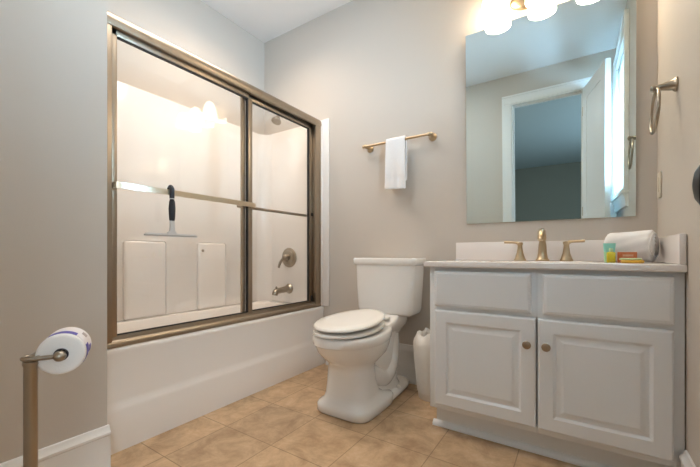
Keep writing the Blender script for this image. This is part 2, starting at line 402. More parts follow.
# ------------------------------------------------------------------ surround panels
SZ = 1.905
su = thing('tub_surround', 'glossy white moulded wall surround with shelf columns behind the glass doors', 'surround', (XA+0.02, (TY0+TY1)/2, TZ))
bm = nb(); box(bm, XA+0.001, XA+0.035, TY0, TY1-0.001, TZ, SZ, 0.008); obj('back_panel', bm, M['acrylic'], su)
bm = nb(); box(bm, XA+0.036, XT-0.055, YB-0.028, YB-0.001, TZ, SZ, 0.008)
box(bm, XT-0.054, XT-0.006, YB-0.036, YB-0.001, TZ, SZ+0.005, 0.006)
box(bm, XT-0.02, XT+0.052, YB-0.012, YB-0.0015, TZ+0.0005, SZ+0.012, 0.004)
obj('end_panel', bm, M['acrylic'], su)
bm = nb(); box(bm, XA+0.036, XT-0.006, TY0, TY0+0.026, TZ, SZ, 0.008); obj('end_panel', bm, M['acrylic'], su)
for y0, y1 in ((0.99, 1.25), (1.48, 1.72)):
    bm = nb()
    box(bm, XA+0.030, XA+0.055, y0, y1, TZ+0.001, 0.945, 0.020, 5)
    obj('shelf_column', bm, M['acrylic'], su)
# corner fillets
for y, s in ((TY0+0.026, 1), (YB-0.028, -1)):
    bm = nb()
    pts = [(XA+0.035, y)]+[(XA+0.035+0.09*(1-math.sin(a)), y+s*0.09*(1-math.cos(a))) for a in [k*PI/16 for k in range(9)]]
    loft(bm, [[(x, yy, TZ) for x, yy in pts], [(x, yy, SZ-0.004) for x, yy in pts]])
    obj('corner_cove', bm, M['acrylic'], su, 60)
bm = nb(); lathe(bm, [(0.010, 0), (0.010, 0.006), (0.006, 0.010), (0.001, 0.011)], (XA+0.034, 1.505, 1.0-0.135), (1, 0, 0), 16)
# (a small round metal button set in the recess between the columns)
bm.free()
bm = nb(); lathe(bm, [(0.010, 0), (0.010, 0.005), (0.006, 0.008), (0.001, 0.009)], (XA+0.0545, 1.515, 0.885), (1, 0, 0), 16)
o = obj('button', bm, M['nickel'], su); o['label'] = 'small round metal button'

# shower valve, tub spout, shower head on the far end panel
yw = YB-0.028
vt = thing('shower_valve', 'round brushed metal shower valve with lever on the tub end wall', 'valve', (-2.02, yw, 0.83))
bm = nb(); lathe(bm, [(0.082, 0), (0.082, 0.004), (0.076, 0.010), (0.060, 0.013), (0.058, 0.018), (0.050, 0.022), (0.030, 0.024)], (-2.02, yw, 0.83), (0, -1, 0), 40); obj('escutcheon', bm, M['nickel'], vt)
bm = nb(); lathe(bm, [(0.028, 0.02), (0.026, 0.045), (0.024, 0.060), (0.018, 0.066), (0.004, 0.068)], (-2.02, yw, 0.83), (0, -1, 0), 28)
tube(bm, curve([(-2.02, yw-0.05, 0.83), (-2.05, yw-0.062, 0.805), (-2.068, yw-0.068, 0.770), (-2.073, yw-0.070, 0.745)]), [0.013]*8+[0.011]*8+[0.010]*8+[0.008])
obj('lever', bm, M['nickel'], vt)
st = thing('tub_spout', 'brushed metal tub spout below the shower valve', 'spout', (-2.02, yw, 0.57))
bm = nb(); lathe(bm, [(0.042, 0), (0.042, 0.006), (0.034, 0.016), (0.027, 0.024)], (-2.02, yw, 0.57), (0, -1, 0), 28); obj('flange', bm, M['nickel'], st)
bm = nb(); tube(bm, curve([(-2.02, yw-0.02, 0.57), (-2.02, yw-0.08, 0.566), (-2.02, yw-0.13, 0.563), (-2.02, yw-0.158, 0.552), (-2.02, yw-0.166, 0.530)]), [0.026]*8+[0.024]*8+[0.024]*8+[0.024]*8+[0.020], 20)
sphere(bm, (-2.02, yw-0.148, 0.592), 0.009); obj('spout_body', bm, M['nickel'], st)
sh = thing('shower_head', 'brushed metal shower head high at the far end of the tub', 'shower head', (-2.02, yw, 2.02))
bm = nb(); tube(bm, curve([(-2.02, YB-0.002, 2.02), (-2.02, YB-0.07, 2.03), (-2.02, YB-0.13, 2.00), (-2.02, YB-0.16, 1.965)]), 0.009); lathe(bm, [(0.028, 0), (0.026, 0.006), (0.012, 0.012)], (-2.02, YB-0.001, 2.02), (0, -1, 0), 24); obj('shower_arm', bm, M['nickel'], sh)
bm = nb(); lathe(bm, [(0.012, 0), (0.016, 0.012), (0.034, 0.040), (0.040, 0.052), (0.038, 0.058)], (-2.02, YB-0.155, 1.97), (0, -0.45, -0.89), 28); obj('spray_face', bm, M['nickel'], sh)

# ------------------------------------------------------------------ sliding shower doors
FY0_, FY1_ = YW+0.004, 2.124
HZ = 1.905; XO = XT-0.006          # outer face of frame
sd = thing('shower_door', 'bronze-framed sliding glass shower doors standing on the tub rim', 'shower door', ((XO-0.03), (FY0_+FY1_)/2, TZ))
bm = nb()
hp = [(XO-0.058, HZ-0.058), (XO-0.052, HZ-0.058), (XO-0.052, HZ-0.02), (XO-0.012, HZ-0.02), (XO-0.010, HZ-0.060), (XO, HZ-0.056), (XO+0.006, HZ-0.040), (XO+0.004, HZ-0.016), (XO-0.006, HZ-0.002), (XO-0.03, HZ), (XO-0.058, HZ-0.004)]
extrude_y(bm, hp, FY0_, FY1_); obj('header', bm, M['bronze'], sd)
bm = nb()
tp = [(XO-0.056, TZ+0.0015), (XO+0.0, TZ+0.001), (XO+0.002, TZ+0.012), (XO-0.004, TZ+0.026), (XO-0.010, TZ+0.030), (XO-0.012, TZ+0.042), (XO-0.016, TZ+0.042), (XO-0.018, TZ+0.018), (XO-0.050, TZ+0.018), (XO-0.052, TZ+0.036), (XO-0.056, TZ+0.036)]
extrude_y(bm, tp, FY0_, FY1_); obj('bottom_track', bm, M['bronze'], sd)
for y0, y1, s in ((FY0_, FY0_+0.068, 1), (FY1_-0.060, FY1_, -1)):
    bm = nb()
    box(bm, XO-0.056, XO-0.002, y0, y1, TZ+0.02, HZ-0.045, 0.004)
    yy = y0+0.016 if s > 0 else y1-0.016
    box(bm, XO-0.004, XO+0.002, min(yy, y0 if s > 0 else y1), max(yy, y0 if s > 0 else y1), TZ+0.03, HZ-0.05, 0.002)
    obj('jamb', bm, M['bronze'], sd)
# outer (near) panel and inner (far) panel
def panel(xc, y0, y1, bar_side, inner):
    bm = nb(); box(bm, xc-0.003, xc+0.003, y0+0.008, y1-0.008, TZ+0.03, HZ-0.055)
    g = obj('glass_panel', bm, M['glass'], sd)
    for a, b in ((y0, y0+0.024), (y1-0.032, y1)):
        bm = nb(); box(bm, xc-0.010, xc+0.010, a, b, TZ+0.022, HZ-0.05, 0.003); obj('stile', bm, M['bronze'], g)
    bm = nb(); box(bm, xc-0.010, xc+0.010, y0, y1, HZ-0.085, HZ-0.05, 0.003); obj('top_rail', bm, M['bronze'], g)
    bm = nb(); box(bm, xc-0.009, xc+0.009, y0, y1, TZ+0.022, TZ+0.048, 0.003); obj('bottom_rail', bm, M['bronze'], g)
    bm = nb()
    yg = y1-0.033 if not inner else y1-0.036
    box(bm, xc-0.008, xc+0.0095, yg-0.006, yg+0.0005, TZ+0.05, HZ-0.087); o = obj('gasket', bm, M['dark'], g); o['label'] = 'black rubber gasket line'
    bm = nb(); box(bm, xc-0.007, xc+0.008, y0+0.024, yg-0.006, TZ+0.0485, TZ+0.0535); o = obj('gasket', bm, M['dark'], g); o['label'] = 'black rubber gasket line'
    bm = nb(); box(bm, xc-0.007, xc+0.008, y0+0.024, yg-0.006, HZ-0.0905, HZ-0.0855); o = obj('gasket', bm, M['dark'], g); o['label'] = 'black rubber gasket line'
    bm = nb()
    if not inner:
        xb = xc+0.052; zc = 1.158
        path = [(xc+0.010, y0+0.004), (xc+0.030, y0+0.004), (xb-0.008, y0+0.007), (xb, y0+0.022), (xb, y1-0.024), (xb-0.008, y1-0.008), (xc+0.030, y1-0.005), (xc+0.010, y1-0.005)]
        hz, th = 0.0135, 0.003
        R = []
        for i, (x, y) in enumerate(path):
            d = Vector(path[min(i+1, len(path)-1)]) - Vector(path[max(i-1, 0)]); d.normalize(); nn = Vector((-d.y, d.x))
            R.append([(x+nn.x*th, y+nn.y*th, zc-hz), (x+nn.x*th, y+nn.y*th, zc+hz), (x-nn.x*th, y-nn.y*th, zc+hz), (x-nn.x*th, y-nn.y*th, zc-hz)])
        loft(bm, R); obj('towel_bar', bm, M['bright'], g)
    else:
        xb = xc-0.045
        tube(bm, [(xb, y0+0.01, 1.158), (xb, y1-0.01, 1.158)], 0.010, 12)
        for y in (y0+0.014, y1-0.014): tube(bm, [(xc-0.008, y, 1.158), (xb, y, 1.158)], 0.009, 12)
        obj('towel_bar', bm, M['nickel'], g)
        bm = nb(); box(bm, xc+0.010, xc+0.020, y1-0.022, y1-0.002, TZ+0.048, TZ+0.09, 0.004); box(bm, xc+0.010, xc+0.020, y1-0.018, y1-0.002, 1.15, 1.175, 0.004)
        o = obj('bumper', bm, M['dark'], g); o['label'] = 'black rubber bumper'
    return g
panel(XO-0.026, FY0_+0.069, 1.460, 0, False)
panel(XO-0.046, 1.398, FY1_-0.061, 0, True)
# dark filler block: shade of the gap under the header, put into colour
bm = nb(); box(bm, XO-0.0545, XO-0.014, FY0_+0.05, FY1_-0.05, HZ-0.0505, HZ-0.022); o = obj('header_gap_shade', bm, M['dark'], sd); o['label'] = 'dark block painting the shade of the header gap'

# squeegee hung over the outer panel's bar
xb = XO-0.026+0.052
SY = 0.918
sq = thing('squeegee', 'black-handled squeegee with a pale grey blade hanging on the shower door bar', 'squeegee', (xb, SY, 0.95))
bm = nb()
tube(bm, curve([(xb-0.014, SY, 1.152), (xb-0.013, SY, 1.176), (xb, SY, 1.186), (xb+0.012, SY, 1.176), (xb+0.014, SY, 1.150), (xb+0.013, SY, 1.128)]), [0.008]*8+[0.009]*8+[0.010]*8+[0.011]*16+[0.011], 14)
obj('hook', bm, M['rubber'], sq)
bm = nb()
prof = [(0.009, 0), (0.013, 0.012), (0.0155, 0.045), (0.014, 0.08), (0.0125, 0.098), (0.010, 0.104)]
lathe(bm, prof, (xb+0.014, SY, 1.124), (0, 0, -1), 20); obj('grip', bm, M['rubber'], sq)
bm = nb(); lathe(bm, [(0.0125, 0), (0.0125, 0.004)], (xb+0.014, SY, 1.128), (0, 0, -1), 20); obj('collar', bm, M['plasticgrey'], sq)
bm = nb()
def rect(y0, y1, x0, x1, z): return [(x0, y0, z), (x1, y0, z), (x1, y1, z), (x0, y1, z)]
xh = xb+0.014
loft(bm, [rect(SY-0.009, SY+0.009, xh-0.007, xh+0.007, 1.022), rect(SY-0.010, SY+0.010, xh-0.006, xh+0.006, 0.995), rect(SY-0.012, SY+0.012, xh-0.005, xh+0.005, 0.972), rect(SY-0.022, SY+0.022, xh-0.006, xh+0.006, 0.962), rect(SY-0.022, SY+0.022, xh-0.006, xh+0.006, 0.956)])
obj('neck', bm, M['plasticgrey'], sq)
bm = nb(); loft(bm, [rect(SY-0.120, SY+0.120, xh-0.007, xh+0.007, 0.958), rect(SY-0.128, SY+0.128, xh-0.008, xh+0.008, 0.951), rect(SY-0.128, SY+0.128, xh-0.003, xh+0.003, 0.944)]); obj('blade', bm, M['plasticgrey'], sq)

# ------------------------------------------------------------------ toilet
TX = -1.055
to = thing('toilet', 'white two-piece toilet with closed lid between tub and vanity', 'toilet', (TX, 1.75, 0))
bm = nb()
def egg(cx, yf, yb, hw, z, e=1.0, split=0.42, n=48, rear=1.0):
    ym = yf + (yb-yf)*split; out = []
    for k in range(n):
        a = 2*PI*k/n; c, s = math.cos(a), math.sin(a)
        wy = ym + (ym-yf)*sgnpow(s, e) if s < 0 else ym + (yb-ym)*sgnpow(s, e)
        ww = hw*(1-(1-rear)*max(0, s)**1.0)
        out.append((cx+ww*sgnpow(c, e), wy, z))
    return out
P = [
 egg(TX, 1.474, 1.86, 0.162, 0.0, 0.42), egg(TX, 1.466, 1.865, 0.168, 0.008, 0.42), egg(TX, 1.466, 1.865, 0.168, 0.044, 0.42), egg(TX, 1.472, 1.86, 0.162, 0.054, 0.44),
 egg(TX, 1.488, 1.80, 0.142, 0.072, 0.60), egg(TX, 1.496, 1.76, 0.134, 0.100, 0.66), egg(TX, 1.500, 1.735, 0.129, 0.17, 0.74), egg(TX, 1.500, 1.735, 0.127, 0.235, 0.84),
 egg(TX, 1.492, 1.76, 0.128, 0.262, 0.93), egg(TX, 1.462, 1.82, 0.146, 0.286, 0.97), egg(TX, 1.424, 1.90, 0.164, 0.312, 1.0), egg(TX, 1.392, 1.92, 0.177, 0.345, 1.0), egg(TX, 1.376, 1.93, 0.184, 0.378, 1.0),
 egg(TX, 1.374, 1.93, 0.185, 0.384, 1.0), egg(TX, 1.362, 1.94, 0.190, 0.390, 1.0), egg(TX, 1.362, 1.94, 0.190, 0.424, 1.0), egg(TX, 1.370, 1.93, 0.183, 0.433, 1.0), egg(TX, 1.40, 1.92, 0.160, 0.433, 1.0)]
loft(bm, P)
obj('bowl', bm, M['porcelain'], to, 60)
# rear foot with the trapway rolling up under the tank deck
bm = nb()
R = []
for y, hw, z in ((1.62, 0.162, 0.05), (1.76, 0.162, 0.05), (1.90, 0.158, 0.05), (2.04, 0.148, 0.05), (2.105, 0.132, 0.05), (2.118, 0.105, 0.045)):
    ring = []
    for k in range(20):
        a = 2*PI*k/20; ring.append((TX+hw*sgnpow(math.cos(a), 0.45), y, 0.0225+0.0225*sgnpow(math.sin(a), 0.6)))
    R.append(ring)
loft(bm, R)
obj('foot', bm, M['porcelain'], to, 60)
bm = nb()
loft(bm, [superring(TX, 1.86, 0.120, 0.20, 0.040, 40, 0.6), superring(TX, 1.86, 0.104, 0.185, 0.075, 40, 0.6), superring(TX, 1.86, 0.096, 0.175, 0.15, 40, 0.6), superring(TX, 1.87, 0.094, 0.17, 0.28, 40, 0.6), superring(TX, 1.89, 0.105, 0.17, 0.40, 40, 0.6)])
for s in (-1, 1):
    tube(bm, curve([(TX+s*0.05, 1.66, 0.20), (TX+s*0.055, 1.76, 0.15), (TX+s*0.055, 1.84, 0.12), (TX+s*0.055, 1.91, 0.14), (TX+s*0.05, 1.96, 0.20), (TX+s*0.045, 1.98, 0.28), (TX+s*0.04, 1.98, 0.36)]), [0.064]*49, 20)
obj('trapway', bm, M['porcelain'], to, 60)
bm = nb()
loft(bm, [superring(TX, 1.98, 0.085, 0.09, 0.345, 40, 0.5), superring(TX, 1.975, 0.105, 0.125, 0.385, 40, 0.45), superring(TX, 1.975, 0.122, 0.150, 0.41, 40, 0.4), superring(TX, 1.975, 0.128, 0.16, 0.436, 40, 0.4), superring(TX, 1.99, 0.128, 0.135, 0.452, 40, 0.4), superring(TX, 2.03, 0.12, 0.09, 0.478, 40, 0.4)])
obj('tank_deck', bm, M['porcelain'], to, 60)
for s in (-1, 1):
    bm = nb(); lathe(bm, [(0.016, 0), (0.016, 0.006), (0.012, 0.014), (0.004, 0.017)], (TX+s*0.136, 1.93, 0.044), (0, 0, 1), 18); obj('bolt_cap', bm, M['seatplastic'], to)
def tilted(ring, k):      # rear edge rises
    return [(x, y, z + k*max(0, y-1.40)) for x, y, z in ring]
bm = nb()
loft(bm, [tilted(r_, 0.035) for r_ in (egg(TX, 1.372, 1.86, 0.145, 0.437), egg(TX, 1.358, 1.865, 0.169, 0.442), egg(TX, 1.358, 1.865, 0.169, 0.452), egg(TX, 1.366, 1.86, 0.155, 0.457))]); obj('seat', bm, M['seatplastic'], to, 60)
bm = nb()
loft(bm, [tilted(r_, 0.065) for r_ in (egg(TX, 1.372, 1.86, 0.140, 0.467), egg(TX, 1.360, 1.865, 0.168, 0.474), egg(TX, 1.361, 1.865, 0.168, 0.482), egg(TX, 1.372, 1.86, 0.160, 0.488), egg(TX, 1.43, 1.83, 0.12, 0.492), egg(TX, 1.55, 1.74, 0.05, 0.494))]); obj('lid', bm, M['seatplastic'], to, 60)
for s in (-1, 1):
    bm = nb(); tube(bm, [(TX+s*0.075-0.028, 1.866, 0.470), (TX+s*0.075+0.028, 1.866, 0.470)], 0.011); obj('hinge', bm, M['seatplastic'], to)
TKX = -1.042
def rr(cx, cy, hx, hy, z, e=0.22, n=48): return superring(cx, cy, hx, hy, z, n, e)
bm = nb()
yc = 2.045
loft(bm, [rr(TKX, yc, 0.178, 0.080, 0.474), rr(TKX, yc, 0.191, 0.092, 0.486, 0.24), rr(TKX, yc, 0.196, 0.095, 0.51), rr(TKX, yc, 0.206, 0.098, 0.66), rr(TKX, yc, 0.211, 0.1, 0.775), rr(TKX, yc, 0.211, 0.1, 0.79)])
obj('tank', bm, M['porcelain'], to, 50)
bm = nb()
loft(bm, [rr(TKX, yc, 0.213, 0.102, 0.788, 0.2), rr(TKX, yc, 0.221, 0.107, 0.794, 0.2), rr(TKX, yc, 0.226, 0.109, 0.806, 0.2), rr(TKX, yc, 0.228, 0.110, 0.826, 0.2), rr(TKX, yc, 0.223, 0.106, 0.834, 0.2), rr(TKX, yc, 0.205, 0.09, 0.836, 0.2)])
obj('tank_lid', bm, M['porcelain'], to, 50)

# wastebasket with a liner
WX, WYc = -0.735, 2.005
wb = thing('wastebasket', 'small cream wastebasket with a white liner between toilet and vanity', 'wastebasket', (WX, WYc, 0))
bm = nb(); lathe(bm, [(0.078, 0.0), (0.082, 0.006), (0.104, 0.31), (0.107, 0.325), (0.101, 0.325), (0.076, 0.012)], (WX, WYc, 0), n=40, cap1=True); obj('bin', bm, M['bin'], wb, 50)
bm = nb()
rings = []
for r, z, amp in ((0.1145, 0.335, 0.001), (0.101, 0.045, 0.001), (0.120, 0.24, 0.002), (0.1255, 0.325, 0.002), (0.121, 0.345, 0.004), (0.108, 0.375, 0.008), (0.095, 0.392, 0.010), (0.082, 0.38, 0.010), (0.080, 0.34, 0.006), (0.082, 0.25, 0.004)):
    rings.append([(WX+(r-0.014+amp*math.sin(7*a+z*30)+amp*0.6*math.sin(13*a+1))*math.cos(a), WYc+(r-0.014+amp*math.sin(7*a+z*30))*math.sin(a), z-0.005+amp*1.4*math.sin(5*a+2)) for a in [2*PI*k/64 for k in range(64)]])
loft(bm, rings[1:], cap0=False, cap1=False); obj('liner', bm, M['liner'], wb, 70)

# ------------------------------------------------------------------ vanity cabinet
VX0, VX1, VY = -0.611, XR-0.003, 1.617
va = thing('vanity_cabinet', 'white vanity cabinet with two panelled doors under the sink counter', 'cabinet', ((VX0+VX1)/2, (VY+YB)/2, 0))
bm = nb()
box(bm, VX0, VX1, VY+0.050, YB-0.003, 0.112, 0.796, 0.002)
box(bm, VX0, -0.1485, VY+0.020, VY+0.051, 0.112, 0.796, 0.001); box(bm, -0.1420, VX1, VY+0.020, VY+0.051, 0.112, 0.796, 0.001)
box(bm, -0.150, -0.140, VY+0.0203, VY+0.051, 0.594, 0.796); box(bm, -0.150, -0.140, VY+0.0203, VY+0.051, 0.112, 0.137)
obj('carcass', bm, M['cab'], va)
bm = nb()
box(bm, VX0+0.012, VX1, VY+0.085, VY+0.10, 0.0, 0.114)
extrude_x(bm, [(VY+0.086, 0.0), (VY+0.066, 0.0), (VY+0.066, 0.010), (VY+0.074, 0.022), (VY+0.086, 0.026)], VX0-0.004, VX1)
box(bm, VX0+0.012, VX0+0.03, VY+0.10, YB-0.03, 0, 0.114)
obj('toe_kick', bm, M['cab'], va)
def raised(bm, x0, x1, z0, z1, th, stile, edge):
    # a slab with eased edges, a sunk bead and a raised field, facing -Y
    yb, yf = VY+0.0195, VY
    def rc(i, y): return [(x0+i, y, z0+i), (x1-i, y, z0+i), (x1-i, y, z1-i), (x0+i, y, z1-i)]
    rings = [rc(0, yb), rc(0, yf+0.006), rc(0.003, yf+0.002), rc(0.007, yf)]
    if stile:
        rings += [rc(stile, yf), rc(stile+0.005, yf+0.004), rc(stile+0.010, yf+0.0075), rc(stile+0.014, yf+0.0075), rc(stile+0.032, yf+0.002), rc(stile+0.036, yf+0.0005)]
    else:
        rings += [rc(0.010, yf-0.0), rc(0.014, yf-0.002)]
    loft(bm, rings)
for x0, x1, kx in ((-0.582, -0.1485, -0.180), (-0.1420, 0.276, -0.110)):
    bm = nb(); raised(bm, x0, x1, 0.137, 0.592, 0.02, 0.055, 0)
    d = obj('cabinet_door', bm, M['cab'], va, 20)
    bm = nb(); lathe(bm, [(0.009, 0), (0.008, 0.008), (0.007, 0.014), (0.012, 0.018), (0.0165, 0.023), (0.0165, 0.027), (0.012, 0.031), (0.003, 0.033)], (kx, VY-0.0, 0.484), (0, -1, 0), 24)
    k = obj('knob', bm, M['bronze'], d); k['label'] = 'bronze knob'
for x0, x1 in ((-0.584, -0.166), (-0.124, 0.278)):
    bm = nb(); raised(bm, x0, x1, 0.611, 0.779, 0.02, 0, 0); obj('drawer_front', bm, M['cab'], va, 20)

# counter with integral basin, back splash and side splash
CZ = 0.824
co = thing('countertop', 'glossy off-white sink counter with splashes on top of the white vanity', 'countertop', ((VX0+VX1)/2, (VY+YB)/2, 0.797))
CX0, CX1, CY0, CY1 = VX0-0.022, XR-0.002, VY-0.008, YB-0.002
bm = nb()
bx, by, ax_, ay_ = -0.157, 1.86, 0.215, 0.155
N = 64
def rectpt(a):
    c, s = math.cos(a), math.sin(a)
    hxp = (CX1-bx) if c > 0 else (bx-CX0); hyp = (CY1-by) if s > 0 else (by-CY0)
    k = min(hxp/max(abs(c), 1e-6), hyp/max(abs(s), 1e-6)); return (bx+c*k, by+s*k)
angs = sorted([2*PI*k/N for k in range(N)] + [math.atan2(yy-by, xx-bx) % (2*PI) for xx in (CX0, CX1) for yy in (CY0, CY1)])
outer = [rectpt(a) for a in angs]
def shrink(p, d): return (min(max(p[0], CX0+d), CX1-d), min(max(p[1], CY0+d), CY1-d))
def ell(f, z): return [(bx+ax_*f*math.cos(a), by+ay_*f*math.sin(a), z) for a in angs]
loft(bm, [[(*shrink(p, 0.004), 0.797) for p in outer], [(*p, 0.801) for p in outer], [(*p, CZ-0.005) for p in outer], [(*shrink(p, 0.0015), CZ-0.0015) for p in outer], [(*shrink(p, 0.005), CZ) for p in outer],
          ell(1.0, CZ), ell(0.97, CZ-0.006), ell(0.90, CZ-0.05), ell(0.72, CZ-0.10), ell(0.4, CZ-0.128), ell(0.1, CZ-0.132)], cap0=False)
obj('slab', bm, M['marble'], co, 30)
bm = nb(); box(bm, CX0, CX1-0.021, YB-0.022, YB-0.002, CZ, 0.930, 0.004); obj('back_splash', bm, M['marble'], co)
bm = nb(); box(bm, CX1-0.020, CX1, CY0+0.004, YB-0.002, CZ, 0.930, 0.004); obj('side_splash', bm, M['marble'], co)

# faucet
FYc = 2.055
fa = thing('faucet', 'bronze widespread sink faucet with two lever handles below the mirror', 'faucet', (-0.158, FYc, CZ))
bm = nb()
lathe(bm, [(0.033, 0), (0.033, 0.006), (0.026, 0.014), (0.021, 0.04), (0.018, 0.085), (0.0145, 0.105), (0.019, 0.120)], (-0.158, FYc, CZ), n=28)
tube(bm, curve([(-0.158, FYc, CZ+0.110), (-0.158, FYc-0.004, CZ+0.138), (-0.158, FYc-0.030, CZ+0.152), (-0.158, FYc-0.070, CZ+0.142), (-0.158, FYc-0.100, CZ+0.118), (-0.158, FYc-0.108, CZ+0.104)]), [0.018]*8+[0.017]*8+[0.016]*8+[0.015]*8+[0.0135]*8+[0.012], 20)
obj('spout', bm, M['faucet'], fa)
bm = nb(); lathe(bm, [(0.004, 0), (0.004, 0.025), (0.007, 0.028), (0.007, 0.036), (0.002, 0.040)], (-0.158, FYc+0.024, CZ), n=14); obj('drain_rod', bm, M['faucet'], fa)
for hx_, s in ((-0.264, -1), (-0.052, 1)):
    bm = nb(); lathe(bm, [(0.030, 0), (0.030, 0.006), (0.025, 0.014), (0.017, 0.04), (0.0125, 0.07), (0.012, 0.082), (0.015, 0.088), (0.015, 0.096), (0.008, 0.101)], (hx_, FYc, CZ), n=26)
    h = obj('handle', bm, M['faucet'], fa)
    bm = nb(); tube(bm, curve([(hx_, FYc, CZ+0.092), (hx_+s*0.02, FYc-0.003, CZ+0.097), (hx_+s*0.048, FYc-0.006, CZ+0.099), (hx_+s*0.078, FYc-0.010, CZ+0.100)]), [0.008]*8+[0.006]*8+[0.0065]*8+[0.004], 14)
    obj('lever', bm, M['faucet'], h)

# ------------------------------------------------------------------ mirror (hung with its top tipped a little forward)
MX0, MX1, MZ0, MZ1 = -0.570, 0.229, 1.043, 2.175
bm = nb()
tl = math.tan(math.radians(1.3))
def mp_(x, z, t): return (x, YB-0.004-t-(z-MZ0)*tl, z)
loft(bm, [[mp_(MX0, MZ0, 0), mp_(MX1, MZ0, 0), mp_(MX1, MZ1, 0), mp_(MX0, MZ1, 0)], [mp_(MX0, MZ0, 0.006), mp_(MX1, MZ0, 0.006), mp_(MX1, MZ1, 0.006), mp_(MX0, MZ1, 0.006)]])
tag(obj('wall_mirror', bm, M['mirror']), 'large frameless mirror on the wall above the sink counter', 'mirror')

# ------------------------------------------------------------------ vanity light
LZ = 2.195
vl = thing('vanity_light', 'three-shade wall light glowing above the mirror', 'light', (-0.17, YB-0.01, 2.30))
bm = nb(); lathe(bm, [(1.0, 0), (1.0, 0.006), (0.93, 0.014), (0.80, 0.020), (0.3, 0.026)], (-0.215, YB-0.001, 2.285), (0, -1, 0), 40, sx=0.115, sy=0.058)
obj('back_plate', bm, M['faucet'], vl)
bm = nb(); tube(bm, [(-0.42, YB-0.062, 2.325), (0.08, YB-0.062, 2.325)], 0.008)
for x in (-0.19,): tube(bm, [(x, YB-0.01, 2.29), (x, YB-0.062, 2.325)], 0.010)
obj('arm', bm, M['faucet'], vl)
SHX = (-0.398, -0.17, 0.058); SHY = YB-0.098
for x in SHX:
    bm = nb()
    lathe(bm, [(0.004, 0.150), (0.022, 0.148), (0.034, 0.138), (0.048, 0.112), (0.060, 0.075), (0.067, 0.035), (0.070, 0.0), (0.067, 0.0), (0.057, 0.075), (0.045, 0.110), (0.030, 0.135), (0.004, 0.143)], (x, SHY, LZ), n=32, cap0=False, cap1=False)
    obj('lamp_shade', bm, M['shade'], vl, 60)
    bm = nb(); lathe(bm, [(0.024, 0), (0.024, 0.010), (0.015, 0.022), (0.008, 0.026)], (x, SHY, LZ+0.148), n=24)
    tube(bm, [(x, SHY, LZ+0.165), (x, YB-0.062, 2.325)], 0.007)
    obj('socket_cup', bm, M['faucet'], vl)
    bm = nb(); sphere(bm, (x, SHY, LZ+0.055), 0.028, (1, 1, 1.15)); obj('bulb', bm, M['bulb'], vl)

# ------------------------------------------------------------------ towel bar and hand towel on the back wall
BZ, BY = 1.615, YB-0.070
tbar = thing('towel_bar', 'bronze towel bar on the wall above the toilet', 'towel bar', (-1.02, YB, BZ-0.02))
bm = nb(); tube(bm, [(-1.268, BY, BZ), (-0.772, BY, BZ)], 0.0085, 16)
for x, s in ((-1.268, -1), (-0.772, 1)): sphere(bm, (x, BY, BZ), 0.012)
obj('bar', bm, M['faucet'], tbar)
for x in (-1.252, -0.786):
    bm = nb(); lathe(bm, [(0.026, 0), (0.026, 0.006), (0.021, 0.012), (0.014, 0.022), (0.011, 0.05), (0.013, 0.064), (0.0135, 0.075), (0.006, 0.080)], (x, YB-0.001, BZ), (0, -1, 0), 24); obj('mount', bm, M['faucet'], tbar)
bm = nb()
HX0, HX1 = -1.082, -0.945
nx = 22
rows = []
path = []
for k in range(19): path.append((0.017 + 0.004*(1-k/18), BZ-0.35+0.36*k/18, 'b'))
sec = []
back = [(BY+0.020, z) for z in [BZ-0.27+0.27*k/12 for k in range(13)]]
top = [(BY+0.016*math.cos(a), BZ+0.016*math.sin(a)) for a in [PI*k/10 for k in range(1, 10)]]
front = [(BY-0.018, BZ-0.325*k/16) for k in range(17)]
line = back+top+front
G = []
for i, (y, z) in enumerate(line):
    row = []
    for j in range(nx+1):
        u = j/nx; x = HX0 + (HX1-HX0)*u
        fr = max(0, (BZ-z)/0.33) if y < BY else 0
        wv = 0.004*fr*math.sin(u*9+0.6)+0.0035*fr*math.sin(u*17)
        dobby = 0.003 if (y < BY and 0.245 < BZ-z < 0.268) else 0
        row.append((x + (u-0.5)*0.012*fr, y - wv*(1 if y < BY else 0) + dobby, z - (0.010*(u-0.5) if fr > 0.9 else 0)))
    G.append(row)
V = [[bm.verts.new(p) for p in row] for row in G]
for a, b in zip(V, V[1:]):
    for j in range(nx): bm.faces.new((a[j], a[j+1], b[j+1], b[j]))
tw = obj('hand_towel', bm, M['towel'], ang=80)
md = tw.modifiers.new('thick', 'SOLIDIFY'); md.thickness = 0.013; md.offset = 0
md = tw.modifiers.new('sub', 'SUBSURF'); md.levels = 1; md.render_levels = 2
tag(tw, 'white hand towel folded over the bronze bar above the toilet', 'towel')

# towel ring on the right wall
RY, RZ = 1.765, 1.500
tr = thing('towel_ring', 'brushed metal towel ring on the right wall beside the mirror', 'towel ring', (XR, RY, RZ))
bm = nb(); lathe(bm, [(0.027, 0), (0.027, 0.005), (0.020, 0.012), (0.016, 0.03), (0.011, 0.050), (0.010, 0.060), (0.013, 0.066), (0.012, 0.073), (0.004, 0.077)], (XR-0.001, RY, RZ), (-1, 0, 0), 26); obj('mount', bm, M['nickel'], tr)
bm = nb(); rad = 0.081
tube(bm, [(XR-0.064+0.004*math.cos(a), RY+rad*math.sin(a), RZ-0.008-rad+rad*math.cos(a)) for a in [2*PI*k/56 for k in range(56)]], 0.0055, 12, closed=True); obj('ring', bm, M['nickel'], tr)

